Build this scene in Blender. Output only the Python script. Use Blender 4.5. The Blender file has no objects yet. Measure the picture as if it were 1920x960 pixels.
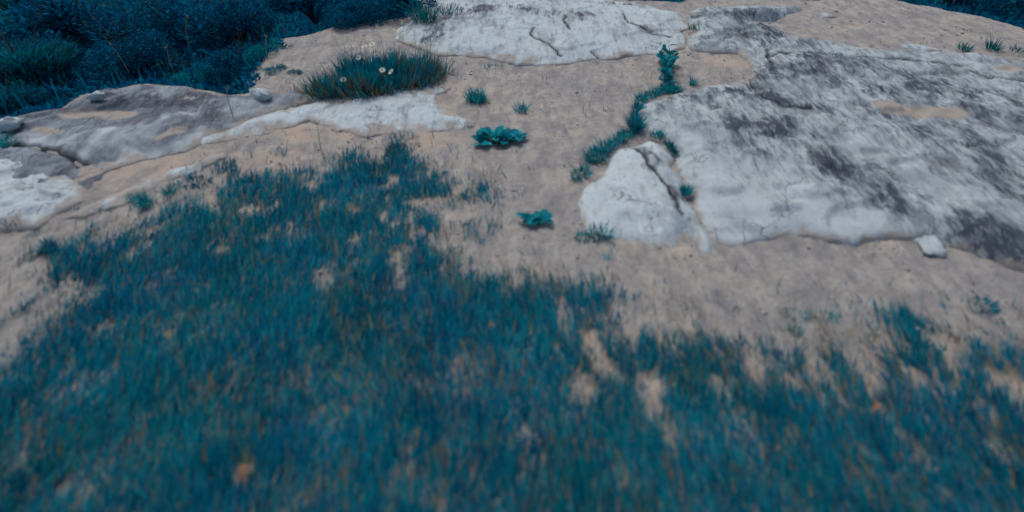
import bpy, math, random
import numpy as np
from mathutils import Vector

S = bpy.context.scene
COL = S.collection
rng = np.random.default_rng(7)
random.seed(7)
R = math.radians

# ------------------------------------------------------------------ camera, sky, sun, exposure
CAM_H, PITCH, FPX = 1.3, R(41.35), 1000.0
cam_d = bpy.data.cameras.new('camera')
cam = bpy.data.objects.new('camera', cam_d)
COL.objects.link(cam)
cam.location = (0, 0, CAM_H)
cam.rotation_euler = (R(90) - PITCH, 0, 0)
cam_d.sensor_width = 36.0
cam_d.lens = FPX / 1920 * 36
cam_d.clip_start, cam_d.clip_end = 0.02, 2000
cam_d.dof.use_dof = True
cam_d.dof.focus_distance = 4.0
cam_d.dof.aperture_fstop = cam_d.lens / 1000 / 0.022
S.camera = cam

SUN_EL, SUN_AZ = R(58), R(-25)          # azimuth from +Y towards +X
w = bpy.data.worlds.new('World'); S.world = w; w.use_nodes = True
nt = w.node_tree; nt.nodes.clear()
sky = nt.nodes.new('ShaderNodeTexSky'); sky.sky_type = 'NISHITA'; sky.sun_disc = False
sky.sun_elevation, sky.sun_rotation = SUN_EL, SUN_AZ
sky.dust_density = 3.0; sky.air_density = 1.0; sky.ozone_density = 1.0
bg = nt.nodes.new('ShaderNodeBackground'); bg.inputs['Strength'].default_value = 0.10
out = nt.nodes.new('ShaderNodeOutputWorld')
nt.links.new(sky.outputs[0], bg.inputs[0]); nt.links.new(bg.outputs[0], out.inputs[0])
sd = bpy.data.lights.new('sun', 'SUN'); sd.energy = 1.4; sd.angle = R(15); sd.color = (1, .95, .88)
sun = bpy.data.objects.new('sun', sd); COL.objects.link(sun)
sdir = Vector((math.sin(SUN_AZ) * math.cos(SUN_EL), math.cos(SUN_AZ) * math.cos(SUN_EL), math.sin(SUN_EL)))
sun.rotation_euler = (-sdir).to_track_quat('-Z', 'Y').to_euler()
S.view_settings.view_transform = 'Standard'; S.view_settings.look = 'None'
S.view_settings.exposure = 0.28; S.view_settings.gamma = 1
S.view_settings.use_curve_mapping = False
S.render.engine = 'CYCLES'
S.cycles.use_denoising = True
S.cycles.max_bounces = 5
S.cycles.transmission_bounces = 3

# ------------------------------------------------------------------ helpers
CP, SP = math.cos(PITCH), math.sin(PITCH)
def G(px, py, z=0.0):
    """where the ray through a photo pixel (1920 wide) meets height z"""
    a, b = (px - 960) / FPX, (480 - py) / FPX
    dx, dy, dz = a, CP + b * SP, -SP + b * CP
    t = (z - CAM_H) / dz
    return (dx * t, dy * t)
def poly(pts, z=0.0):
    return np.array([G(x, y, z) for x, y in pts])

def _hash(i, j, s):
    h = (i.astype(np.int64) * 374761393 + j.astype(np.int64) * 668265263 + s * 974634737) & 0x7fffffff
    h = ((h ^ (h >> 13)) * 1274126177) & 0x7fffffff
    h = ((h ^ (h >> 15)) * 2246822519) & 0x7fffffff
    return (h ^ (h >> 16)) / float(0x7fffffff)
def noise(x, y, s=0):
    i, j = np.floor(x), np.floor(y)
    u, v = x - i, y - j
    a = [[None, None], [None, None]]
    for p in (0, 1):
        for q in (0, 1):
            th = _hash(i + p, j + q, s) * 2 * np.pi
            a[p][q] = np.cos(th) * (u - p) + np.sin(th) * (v - q)
    f = lambda t: t * t * t * (t * (t * 6 - 15) + 10)
    U, V = f(u), f(v)
    return 1.5 * ((a[0][0] * (1 - U) + a[1][0] * U) * (1 - V) + (a[0][1] * (1 - U) + a[1][1] * U) * V)
def fbm(x, y, octs=4, s=0, gain=.5):
    r, amp, tot = 0, 1, 0
    for k in range(octs):
        r = r + amp * noise(x * 2 ** k + 17.3 * k, y * 2 ** k - 9.1 * k, s + k); tot += amp; amp *= gain
    return r / tot
def sstep(a, b, x):
    t = np.clip((x - a) / (b - a), 0, 1); return t * t * (3 - 2 * t)
def pdist(x, y, P, closed=True):
    d = np.full(x.shape, 1e9)
    n = len(P)
    for k in range(n if closed else n - 1):
        ax, ay = P[k]; bx, by = P[(k + 1) % n]
        ex, ey = bx - ax, by - ay
        L = ex * ex + ey * ey + 1e-12
        t = np.clip(((x - ax) * ex + (y - ay) * ey) / L, 0, 1)
        d = np.minimum(d, (x - ax - t * ex) ** 2 + (y - ay - t * ey) ** 2)
    return np.sqrt(d)
def psd(x, y, P):
    """signed distance, positive inside"""
    ins = np.zeros(x.shape, bool); n = len(P)
    for k in range(n):
        ax, ay = P[k]; bx, by = P[(k + 1) % n]
        c = ((ay > y) != (by > y)) & (x < (bx - ax) * (y - ay) / (by - ay + 1e-12) + ax)
        ins ^= c
    return np.where(ins, 1, -1) * pdist(x, y, P)

def mesh_np(name, V, F, attrs=None, smooth=True, mat=None):
    me = bpy.data.meshes.new(name)
    V = np.asarray(V, np.float32); F = np.asarray(F, np.int32)
    k = F.shape[1]
    me.vertices.add(len(V)); me.vertices.foreach_set('co', V.ravel())
    me.loops.add(F.size); me.loops.foreach_set('vertex_index', F.ravel())
    me.polygons.add(len(F)); me.polygons.foreach_set('loop_start', np.arange(0, F.size, k, dtype=np.int32))
    me.polygons.foreach_set('use_smooth', np.full(len(F), smooth))
    for an, av in (attrs or {}).items():
        av = np.asarray(av, np.float32)
        if av.ndim == 1:
            at = me.attributes.new(an, 'FLOAT', 'POINT'); at.data.foreach_set('value', av)
        else:
            at = me.attributes.new(an, 'FLOAT_COLOR', 'POINT'); at.data.foreach_set('color', np.ascontiguousarray(av).ravel())
    me.update(calc_edges=True)
    if mat: me.materials.append(mat)
    return me
def obj(name, me, parent=None, loc=(0, 0, 0), rz=0, sc=1):
    o = bpy.data.objects.new(name, me); COL.objects.link(o)
    o.parent = parent; o.location = loc; o.rotation_euler = (0, 0, rz); o.scale = (sc, sc, sc)
    return o
def tag(o, label=None, cat=None, group=None, kind=None):
    if label: o['label'] = label
    if cat: o['category'] = cat
    if group: o['group'] = group
    if kind: o['kind'] = kind
    return o
def grid_faces(mask):
    """quads of a (ny,nx) vertex grid whose four corners are all in mask, plus compaction"""
    ny, nx = mask.shape
    idx = np.arange(ny * nx).reshape(ny, nx)
    q = mask[:-1, :-1] & mask[1:, :-1] & mask[:-1, 1:] & mask[1:, 1:]
    F = np.stack([idx[:-1, :-1][q], idx[:-1, 1:][q], idx[1:, 1:][q], idx[1:, :-1][q]], 1)
    used = np.unique(F)
    re = np.full(ny * nx, -1); re[used] = np.arange(len(used))
    return re[F], used

# ------------------------------------------------------------------ materials
def new_mat(name):
    m = bpy.data.materials.new(name); m.use_nodes = True
    t = m.node_tree; t.nodes.clear()
    o = t.nodes.new('ShaderNodeOutputMaterial')
    return m, t, o
class NB:
    def __init__(s, t): s.t = t
    def n(s, ty, **kw):
        nd = s.t.nodes.new(ty)
        for k, v in kw.items():
            if k in nd.bl_rna.properties: setattr(nd, k, v)
            else: nd.inputs[k].default_value = v
        return nd
    def l(s, a, b): s.t.links.new(a, b)
    def pos(s, scale):
        g = s.n('ShaderNodeNewGeometry'); mp = s.n('ShaderNodeMapping'); mp.inputs['Scale'].default_value = scale
        mp.inputs['Rotation'].default_value = (0, 0, R(-5))
        s.l(g.outputs['Position'], mp.inputs[0]); return mp.outputs[0]
    def noise(s, vec, scale, detail=5, rough=.6):
        nd = s.n('ShaderNodeTexNoise'); nd.inputs['Scale'].default_value = scale
        nd.inputs['Detail'].default_value = detail; nd.inputs['Roughness'].default_value = rough
        s.l(vec, nd.inputs['Vector']); return nd.outputs['Fac']
    def ramp(s, fac, stops):
        r = s.n('ShaderNodeValToRGB'); e = r.color_ramp.elements
        while len(e) < len(stops): e.new(.5)
        for k, (p, c) in enumerate(stops):
            e[k].position = p; e[k].color = (*c, 1) if len(c) == 3 else c
        s.l(fac, r.inputs[0]); return r.outputs[0]
    def mix(s, fac, a, b):
        m = s.n('ShaderNodeMix', data_type='RGBA')
        for v, k in ((fac, 0), (a, 6), (b, 7)):
            if isinstance(v, (int, float)): m.inputs[k].default_value = v
            elif isinstance(v, tuple): m.inputs[k].default_value = (*v, 1)
            else: s.l(v, m.inputs[k])
        return m.outputs[2]
    def math(s, op, a, b=0.0, clamp=False):
        m = s.n('ShaderNodeMath', operation=op, use_clamp=clamp)
        for v, k in ((a, 0), (b, 1)):
            if isinstance(v, (int, float)): m.inputs[k].default_value = v
            else: s.l(v, m.inputs[k])
        return m.outputs[0]
    def attr(s, name, o='Fac'):
        return s.n('ShaderNodeAttribute', attribute_name=name).outputs[o]
    def bsdf(s, col, rough=.9, bump=None, bstr=.4, bdist=.01, spec=.25):
        b = s.n('ShaderNodeBsdfPrincipled'); b.inputs['Roughness'].default_value = rough
        b.inputs['Specular IOR Level'].default_value = spec
        if isinstance(col, tuple): b.inputs['Base Color'].default_value = (*col, 1)
        else: s.l(col, b.inputs['Base Color'])
        if bump is not None:
            bn = s.n('ShaderNodeBump'); bn.inputs['Strength'].default_value = bstr; bn.inputs['Distance'].default_value = bdist
            s.l(bump, bn.inputs['Height']); s.l(bn.outputs[0], b.inputs['Normal'])
        return b.outputs[0]

BLACK, WHITE = (0, 0, 0), (1, 1, 1)
# sand and earth
M_sand, t, o = new_mat('sand_ground'); b = NB(t)
iso, st = b.pos((1, 1, 1)), b.pos((1, .38, 1))
c = b.ramp(b.noise(iso, 2.2, 4), [(.32, (.37, .362, .345)), (.47, (.455, .432, .392)), (.66, (.53, .475, .405))])
c = b.mix(b.ramp(b.noise(st, 16, 5, .65), [(.42, BLACK), (.68, WHITE)]), c, (.26, .258, .275))
c = b.mix(b.math('MULTIPLY', b.ramp(b.noise(iso, 6.5, 8, .76), [(.46, BLACK), (.62, WHITE)]), .65), c, (.285, .272, .262))
c = b.mix(b.math('MULTIPLY', b.ramp(b.noise(st, 26, 4, .6), [(.56, BLACK), (.72, WHITE)]), .55), c, (.56, .53, .47))
c = b.mix(b.math('MULTIPLY', b.ramp(b.noise(iso, 120, 3, .6), [(.5, BLACK), (.68, WHITE)]), .45), c, (.17, .155, .15))
c = b.mix(b.math('MULTIPLY', b.attr('ochre'), .8), c, (.56, .445, .35))
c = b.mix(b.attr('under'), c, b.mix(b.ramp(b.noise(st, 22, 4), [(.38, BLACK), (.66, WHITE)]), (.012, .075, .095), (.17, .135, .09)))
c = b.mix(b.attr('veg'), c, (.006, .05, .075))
h = b.math('ADD', b.noise(iso, 34, 7, .72), b.math('MULTIPLY', b.noise(iso, 160, 4, .65), .6))
b.l(b.bsdf(c, .95, h, .85, .02, .1), o.inputs[0])

def rock_mat(name, pale, mid, dark, warm, pale_bias=0.0):
    m, t, o = new_mat(name); b = NB(t)
    iso, st = b.pos((1, 1, 1)), b.pos((1, .24, 1))
    broad = b.noise(iso, 2.6, 5, .62)
    c = b.ramp(b.math('ADD', broad, pale_bias), [(.33, mid), (.52, pale)])
    c = b.mix(b.math('MULTIPLY', b.ramp(b.noise(iso, 5.5, 3), [(.52, BLACK), (.72, WHITE)]), .5), c, warm)
    # lichen and weather stains: traced bands (attribute) broken by streaky noise
    s1 = b.noise(st, 13, 8, .76)
    s3 = b.noise(iso, 3.4, 3, .55)
    f = b.math('ADD', b.math('MULTIPLY', b.attr('stain'), .56), b.math('ADD', b.math('MULTIPLY', b.math('SUBTRACT', s1, .5), 3.3), b.math('MULTIPLY', b.math('SUBTRACT', s3, .5), .8)))
    c = b.mix(b.math('MULTIPLY', b.ramp(f, [(.06, BLACK), (.95, WHITE)]), .88), c, dark)
    s2 = b.noise(st, 34, 6, .72)
    c = b.mix(b.math('MULTIPLY', b.ramp(b.math('ADD', s2, b.math('MULTIPLY', b.attr('stain'), .10)), [(.53, BLACK), (.65, WHITE)]), b.math('ADD', b.math('MULTIPLY', b.attr('stain'), .8), .22, True)), c, (dark[0] * .9, dark[1] * .9, dark[2] * .9))
    c = b.mix(b.math('MULTIPLY', b.ramp(b.noise(st, 48, 4, .6), [(.58, BLACK), (.72, WHITE)]), .55), c, (pale[0] * 1.2, pale[1] * 1.2, pale[2] * 1.18))
    c = b.mix(b.math('MULTIPLY', b.math('ADD', b.math('MULTIPLY', b.attr('stain'), -1.5), b.math('MULTIPLY', b.math('SUBTRACT', b.noise(st, 12, 5, .65), .5), 1.6), ), .9, True), c, (.45, .51, .54))
    c = b.mix(b.attr('sandy'), c, b.mix(b.noise(iso, 30, 5), (.27, .25, .225), (.40, .355, .305)))
    c = b.mix(b.attr('crack'), c, (.022, .023, .027))
    vo = b.n('ShaderNodeTexVoronoi', feature='DISTANCE_TO_EDGE'); vo.inputs['Scale'].default_value = 5.5
    wp = b.n('ShaderNodeVectorMath', operation='ADD'); nz = b.n('ShaderNodeTexNoise'); nz.inputs['Scale'].default_value = 7; nz.inputs['Detail'].default_value = 5
    b.l(iso, nz.inputs['Vector']); sc_ = b.n('ShaderNodeVectorMath', operation='SCALE'); sc_.inputs[3].default_value = .35
    b.l(nz.outputs['Color'], sc_.inputs[0]); b.l(iso, wp.inputs[0]); b.l(sc_.outputs[0], wp.inputs[1]); b.l(wp.outputs[0], vo.inputs['Vector'])
    hair = b.math('MULTIPLY', b.ramp(vo.outputs['Distance'], [(.0, WHITE), (.022, BLACK)]), b.ramp(b.noise(iso, 3.1, 3), [(.52, BLACK), (.62, WHITE)]))
    c = b.mix(b.math('MULTIPLY', hair, .75), c, (.05, .055, .065))
    pit = b.ramp(b.noise(iso, 75, 4, .6), [(.60, BLACK), (.72, WHITE)])
    c = b.mix(b.math('MULTIPLY', pit, .45), c, (.12, .13, .145))
    h = b.math('ADD', b.noise(st, 30, 7, .7), b.math('MULTIPLY', b.noise(iso, 130, 4, .65), .45))
    h = b.math('SUBTRACT', b.math('SUBTRACT', h, b.math('MULTIPLY', hair, .5)), b.math('MULTIPLY', pit, .35))
    b.l(b.bsdf(c, .92, h, .7, .012, .12), o.inputs[0])
    return m
M_rock = rock_mat('weathered_limestone', (.40, .465, .49), (.26, .305, .33), (.060, .075, .100), (.33, .34, .35))
M_white = rock_mat('pale_limestone', (.455, .53, .555), (.37, .43, .46), (.095, .108, .135), (.42, .42, .42), .06)
M_dark = rock_mat('dark_lichen_rock', (.29, .335, .375), (.105, .122, .15), (.034, .045, .062), (.13, .13, .14), -.08)

def leaf_mat(name, gloss=.35, trans=.25):
    m, t, o = new_mat(name); b = NB(t)
    col = b.attr('tint', 'Color')
    s1 = b.bsdf(col, gloss + .35, None, spec=.06)
    tr = b.n('ShaderNodeBsdfTranslucent'); b.l(col, tr.inputs[0])
    mx = b.n('ShaderNodeMixShader'); mx.inputs[0].default_value = trans
    b.l(s1, mx.inputs[1]); b.l(tr.outputs[0], mx.inputs[2]); b.l(mx.outputs[0], o.inputs[0])
    return m
M_grass = leaf_mat('teal_grass_blades')
M_leaf = leaf_mat('teal_leaves', .3)
M_scrub = leaf_mat('scrub_leaves', .5, .5)
M_petal = leaf_mat('white_petals', .5, .35)
M_stem, t, o = new_mat('shrub_stems'); b = NB(t)
b.l(b.bsdf(b.ramp(b.noise(b.pos((1, 1, .3)), 60), [(.3, (.03, .03, .028)), (.7, (.085, .07, .055))]), .9), o.inputs[0])
M_stem2, t, o = new_mat('green_stems'); b = NB(t)
b.l(b.bsdf(b.ramp(b.noise(b.pos((1, 1, .3)), 60), [(.3, (.01, .09, .11)), (.7, (.05, .13, .11))]), .8), o.inputs[0])
M_dry, t, o = new_mat('dry_leaf'); b = NB(t)
b.l(b.bsdf(b.ramp(b.noise(b.pos((1, 1, 1)), 90), [(.3, (.13, .07, .045)), (.7, (.27, .17, .10))]), .8), o.inputs[0])

# tints (linear)
TEAL = np.array([(.0005, .215, .310), (.0005, .170, .290), (.001, .245, .300), (.0005, .135, .225), (.003, .285, .340), (.0005, .105, .195)])
DEEP = np.array([(.0003, .082, .200), (.0003, .115, .235), (.001, .135, .230), (.0003, .062, .160), (.001, .160, .240)])
GLAD = np.array([(.002, .165, .175), (.003, .200, .215), (.001, .130, .165)])
CYAN = np.array([(.003, .25, .30), (.006, .30, .34), (.002, .20, .27), (.015, .36, .40)])
STRAW = np.array([(.27, .24, .13), (.28, .21, .12), (.15, .20, .08), (.23, .16, .085), (.10, .20, .11)])
THATCH = np.array([(.14, .085, .045), (.20, .12, .06), (.10, .08, .06)])
def tints(pal, n, var=.25, r=None):
    r = r or rng
    c = pal[r.integers(0, len(pal), n)] * (1 + var * r.uniform(-1, 1, (n, 1)))
    return np.concatenate([c, np.ones((n, 1))], 1)

# ------------------------------------------------------------------ traced outlines (photo pixels -> ground)
PLATEAU = poly([(-900, 640), (-200, 330), (0, 236), (60, 216), (120, 208), (165, 182), (250, 166), (330, 170), (410, 187), (480, 182), (500, 165),
                (515, 112), (545, 76), (640, 54), (770, 34), (778, -12), (1000, -22), (1150, -6), (1165, 5), (1285, 9), (1310, 0), (1430, -2), (1540, 4),
                (1600, -8), (1670, 1), (1740, 15), (1850, 37), (1920, 57), (2300, 150), (3400, 420), (3400, 1300), (960, 1900), (-900, 1300)])
GRASS = poly([(-500, 760), (-120, 740), (0, 688), (62, 622), (92, 562), (72, 520), (120, 464), (190, 452), (240, 432), (308, 414), (330, 384), (392, 352), (430, 338), (500, 330), (560, 326),
              (600, 322), (640, 304), (700, 290), (762, 288), (800, 302), (838, 332), (880, 345), (932, 360), (900, 386), (832, 390), (790, 402), (850, 428), (905, 430),
              (880, 452), (820, 462), (858, 492), (902, 510), (960, 522), (1040, 514), (1090, 532), (1150, 552), (1204, 572), (1150, 584), (1170, 622), (1230, 632), (1262, 602),
              (1310, 610), (1362, 640), (1440, 656), (1482, 672), (1540, 650), (1590, 662), (1602, 612), (1650, 604), (1690, 590), (1740, 600), (1780, 618), (1830, 622), (1850, 642), (1920, 640),
              (2150, 690), (2500, 760), (2500, 1300), (960, 1500), (-500, 1250)])
# bare spots inside the grass: centre px, radii in metres (x, y), strength
BARE = [(490, 452, .07, .05, .8), (800, 386, .06, .035, 1), (610, 535, .07, .05, .9), (410, 470, .05, .05, .7), (1112, 662, .035, .07, 1.1), (1138, 702, .03, .06, .9), (1100, 742, .03, .06, .9),
        (1222, 752, .045, .075, 1.0), (1632, 690, .06, .09, 1), (1480, 716, .03, .05, .9), (1552, 722, .03, .06, .9), (1775, 662, .07, .07, 1), (1352, 738, .05, .05, .8), (1262, 836, .03, .05, .8), (980, 832, .03, .07, .6),
        (456, 896, .026, .026, 1), (928, 716, .02, .03, .6), (1900, 730, .08, .06, 1), (1850, 780, .05, .06, .6), (1890, 860, .06, .06, .7), (20, 560, .10, .12, .8), (1050, 572, .05, .04, .5),
        (100, 600, .09, .05, .5), (1700, 690, .04, .06, .6), (560, 500, .04, .04, .5), (660, 480, .03, .04, .4), (300, 520, .05, .05, .5), (1150, 600, .05, .03, .7)]
BAREW = [(*G(x, y), rx * 1.0, ry * 1.25, s * .95) for x, y, rx, ry, s in BARE]
def bare_at(x, y):
    d = np.zeros(x.shape)
    for cx, cy, rx, ry, s in BAREW:
        d = np.maximum(d, s * np.exp(-(((x - cx) / rx) ** 2 + ((y - cy) / ry) ** 2)))
    return d
def grass_density(x, y):
    s = psd(x, y, GRASS) + .10 * fbm(x * 7, y * 5, 3, 5) + .05 * noise(x * 26, y * 18, 6) + .02
    d = sstep(-.05, .16, s)
    d = d * (1 - (.9 - .35 * sstep(0, .35, noise(x * 38, y * 24, 83))) * sstep(.22, .70, bare_at(x + .05 * fbm(x * 18, y * 14, 2, 81), y + .05 * fbm(x * 18, y * 14, 2, 82))))
    far = sstep(1.1, 1.9, y)          # thinner towards the sand
    rim = 1 - sstep(.05, .55, s) + .15 * sstep(.2, .9, x)
    gap = sstep(.04, .34, fbm(x * 9, y * 6, 4, 31) + .22 * noise(x * 34, y * 20, 33))
    d = d * (1 - np.clip(.30 + .35 * far + .42 * rim, 0, .92) * gap)
    # thin broken fringe straggling out over the sand
    fr = sstep(-.34, -.04, psd(x, y, GRASS)) * sstep(.12, .42, fbm(x * 10, y * 7, 3, 37) + .25 * noise(x * 40, y * 28, 38)) * (.3 + 1.0 * sstep(-.3, -.8, x))
    d = np.maximum(d, fr * .55)
    return np.clip(d, 0, 1)

SANDPATCH = poly([(1407, 30), (1447, 29), (1493, 13), (1540, 2), (1667, -6), (1740, 8), (1800, 24), (1870, 38), (1960, 62), (2300, 150), (2300, 190), (1960, 128), (1860, 110), (1800, 96), (1713, 91), (1613, 87), (1513, 74), (1467, 54), (1420, 42)])

def ground_z(x, y):
    z = .014 * fbm(x * 2.3, y * 2.3, 3, 3) + .013 * fbm(x * 6.5, y * 6.5, 5, 4, .58) + .003 * noise(x * 38, y * 38, 9)
    z = z + .02 * np.exp(-((x - .1) ** 2 + (y - 1.2) ** 2) / .8)
    sp = psd(x, y, PLATEAU)
    o = np.maximum(-sp, 0)
    z = z - .42 * sstep(.03, .55, o) - .5 * sstep(.5, 4, o) + .25 * sstep(.4, 2, o) * fbm(x * .6, y * .6, 3, 14)
    z = z - 4 * sstep(8, 40, o) + 20 * sstep(60, 400, o)
    return z, sp

# ------------------------------------------------------------------ ground: one sheet, fine where the photo looks, coarse to the horizon
def axis(lo, hi, step, far):
    a = list(np.arange(lo, hi + 1e-6, step)); s = step
    while a[-1] < far: s *= 1.22; a.append(a[-1] + s)
    s = step
    while a[0] > -far: s *= 1.22; a.insert(0, a[0] - s)
    return np.array(a)
xs, ys = axis(-3.4, 3.9, .013, 900), axis(.25, 4.9, .0135, 900)
X, Y = np.meshgrid(xs, ys)
Z, SPG = ground_z(X, Y)
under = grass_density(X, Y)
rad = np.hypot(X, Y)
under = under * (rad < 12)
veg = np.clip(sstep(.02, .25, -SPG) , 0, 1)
och = np.zeros_like(X)
for cx, cy, r_ in [(*G(620, 215), .3), (*G(560, 260), .3), (*G(480, 255), .25), (*G(300, 310), .2), (*G(1360, 115), .15), (*G(870, 185), .15), (*G(780, 265), .2), (*G(230, 330), .15), (*G(640, 240), .3)]:
    och = np.maximum(och, np.exp(-((X - cx) ** 2 + (Y - cy) ** 2) / r_ ** 2))
och = och * sstep(-.35, .3, fbm(X * 5, Y * 5, 3, 77))
och = np.maximum(och, .75 * sstep(-.02, .12, psd(X, Y, GRASS)))
F, used = grid_faces(np.ones(X.shape, bool))
g = obj('ground', mesh_np('ground', np.stack([X.ravel(), Y.ravel(), Z.ravel()], 1), F,
        {'under': under.ravel() * .9, 'veg': veg.ravel(), 'ochre': och.ravel()}, True, M_sand))
tag(g, kind='structure')

# ------------------------------------------------------------------ rock slabs
def slab(name, label, pts, mat, H=.06, wdt=.05, cell=.011, cracks=(), stains=(), sandy=(), seed=1, rough=.018, tilt=(0, 0), holes=(), cat='rock', stain0=.25, edge=.03, lapw=.06, lapa=.62):
    P = poly(pts, H * .6)
    lo, hi = P.min(0) - .16, P.max(0) + .16
    x, y = np.meshgrid(np.arange(lo[0], hi[0], cell), np.arange(lo[1], hi[1], cell))
    s = psd(x, y, P) + edge * fbm(x * 8, y * 8, 4, seed) 
    hole = np.zeros_like(x)
    for hp in holes:
        hs = psd(x, y, poly(hp, H * .5)) + .03 * fbm(x * 7, y * 7, 3, seed + 3)
        hole = np.maximum(hole, sstep(-.06, .05, hs))
    H = H * .72; wdt = wdt * 1.35
    zin = H * (1 - .84 * np.exp(-np.maximum(s, 0) / wdt))
    zz = zin + np.where(s > 0, 1, 0) * rough * sstep(0, .1, s) * (fbm(x * 4, y * 4, 5, seed + 9, .55) + .25 * fbm(x * 22, y * 12, 3, seed + 11))
    # bedding steps: low ledges in the stone
    lv = fbm(x * 1.7, y * 2.3, 3, seed + 21)
    zz = zz + rough * .55 * sstep(0, .1, s) * (sstep(-.03, .03, lv - .12) - sstep(-.03, .03, -.16 - lv))
    zz = zz - np.where(s < 0, np.minimum(-s * 3.2, .4), 0)
    zz = zz + tilt[0] * (x - P[:, 0].mean()) + tilt[1] * (y - P[:, 1].mean())
    gz, _ = ground_z(x, y)
    zz = np.where(hole > 0, zz * (1 - hole) + (gz - .02) * hole, zz)
    ck = np.zeros_like(x)
    for pts_, wd, dp in cracks:
        d = pdist(x + .014 * noise(x * 16, y * 16, seed + 5), y + .014 * noise(x * 16, y * 16, seed + 6), poly(pts_, H), False)
        f = np.exp(-(d / wd) ** 2); ck = np.maximum(ck, f); zz = zz - dp * f
    stn = np.full_like(x, stain0)
    for pts_, wd, a in stains:
        d = pdist(x + .07 * fbm(x * 6, y * 6, 3, seed + 51), y + .07 * fbm(x * 6, y * 6, 3, seed + 52), poly(pts_, H), False); stn = stn + a * np.exp(-(d / wd) ** 2) * (.75 + 1.5 * fbm(x * 7, y * 4, 4, seed + 53))
    sdy = np.zeros_like(x)
    for pts_, wd in sandy:
        d = pdist(x, y, poly(pts_, H), False)
        sdy = np.maximum(sdy, sstep(.35, .75, np.exp(-(d / wd) ** 2) + .3 * fbm(x * 9, y * 9, 3, seed + 40)))
    # windblown sand lapping over the rim
    lap = np.clip(1 - np.maximum(s, 0) / lapw, 0, 1) + .9 * fbm(x * 13, y * 10, 4, seed + 60) + .5 * fbm(x * 4, y * 4, 2, seed + 61)
    sdy = np.maximum(sdy, .9 * sstep(lapa, lapa + .45, lap) * sstep(.12, .35, psd(x, y, PLATEAU)))
    F, used = grid_faces(s > -.13)
    V = np.stack([x.ravel(), y.ravel(), zz.ravel()], 1)[used]
    base = V[:, :2].mean(0)
    V = V - np.array([base[0], base[1], 0])
    me = mesh_np(name, V, F, {'stain': np.clip(stn, -.6, 1.3).ravel()[used], 'crack': np.clip(ck.ravel()[used] * 1.25, 0, 1), 'sandy': sdy.ravel()[used]}, True, mat)
    o = obj(name, me, loc=(base[0], base[1], 0))
    return tag(o, label, cat)

RS = slab('rock_slab', 'large grey weathered rock slab with dark lichen streaks filling the right side', [
    (1196, 200), (1212, 186), (1270, 166), (1325, 151), (1400, 144), (1416, 124), (1402, 100), (1385, 90), (1340, 87), (1294, 82), (1292, 62), (1302, 54), (1296, 40), (1290, 24), (1305, 8),
    (1420, 3), (1540, 2), (1670, -4), (1740, 12), (1850, 34), (1960, 60), (2350, 160), (2600, 620), (2100, 525), (1920, 489), (1898, 481), (1847, 461), (1773, 438), (1697, 434), (1653, 431), (1613, 441),
    (1557, 434), (1513, 429), (1463, 431), (1423, 444), (1373, 455), (1345, 442), (1318, 411), (1302, 376), (1298, 350), (1286, 330), (1270, 302), (1269, 285), (1256, 263), (1231, 250), (1211, 248), (1205, 225)],
    M_rock, .075, .05, cell=.0135, seed=11, rough=.03, stain0=.36, holes=[[(1407, 30), (1447, 29), (1493, 13), (1540, -8), (1667, -16), (1740, 2), (1800, 16), (1870, 30), (1960, 54), (2300, 140), (2300, 190), (1960, 128), (1860, 110), (1800, 96), (1713, 91), (1613, 87), (1513, 74), (1467, 54), (1420, 42)]],
    cracks=[([(1402, 128), (1416, 152), (1432, 178), (1470, 195), (1520, 200)], .012, .03), ([(1440, 88), (1446, 108), (1452, 122)], .012, .02), ([(1440, 98), (1560, 104), (1700, 110), (1790, 122), (1860, 140), (1940, 158)], .010, .02),
            ([(1290, 82), (1330, 90), (1385, 93)], .012, .015)],
    stains=[([(1400, 240), (1470, 250), (1530, 290), (1600, 340), (1660, 370), (1740, 400), (1850, 440), (1960, 480), (2150, 520)], .075, .95), ([(1790, 425), (1920, 470), (2060, 510)], .06, .6),
            ([(1420, 170), (1480, 195), (1540, 200)], .08, .8), ([(1560, 300), (1660, 345), (1760, 385), (1880, 430), (2000, 470)], .05, .6), ([(1660, 215), (1800, 265), (1940, 330)], .05, .45), ([(1740, 300), (1860, 345), (1960, 390)], .04, .45), ([(1420, 130), (1460, 190)], .10, .5), ([(1230, 190), (1300, 172), (1400, 165)], .08, .5), ([(1300, 20), (1400, 30), (1470, 62)], .10, .6), ([(1640, 180), (1720, 170), (1840, 190)], .12, .4),
            ([(1400, 85), (1500, 105), (1560, 108)], .06, .5), ([(1560, 160), (1760, 150), (1900, 190)], .16, .2), ([(1780, 260), (1900, 340)], .14, .35), ([(1480, 130), (1700, 140), (1920, 230)], .2, .35), ([(1600, 220), (1760, 250), (1900, 290)], .12, .3), ([(1340, 190), (1420, 220), (1500, 260)], .12, .35), ([(1340, 20), (1420, 60), (1500, 90)], .14, .4), ([(1380, 230), (1420, 285)], .06, .5),
            ([(1310, 380), (1400, 420), (1500, 410), (1620, 415)], .14, -.8), ([(1300, 300), (1380, 350), (1480, 370)], .13, -.75), ([(1240, 225), (1300, 265), (1340, 300)], .07, -.5), ([(1600, 270), (1720, 320), (1850, 370)], .11, -.35), ([(1260, 240), (1330, 260)], .08, -.4)],
    sandy=[([(1665, 200), (1730, 205), (1790, 212)], .075), ([(1880, 130), (1940, 145)], .05)])
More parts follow.
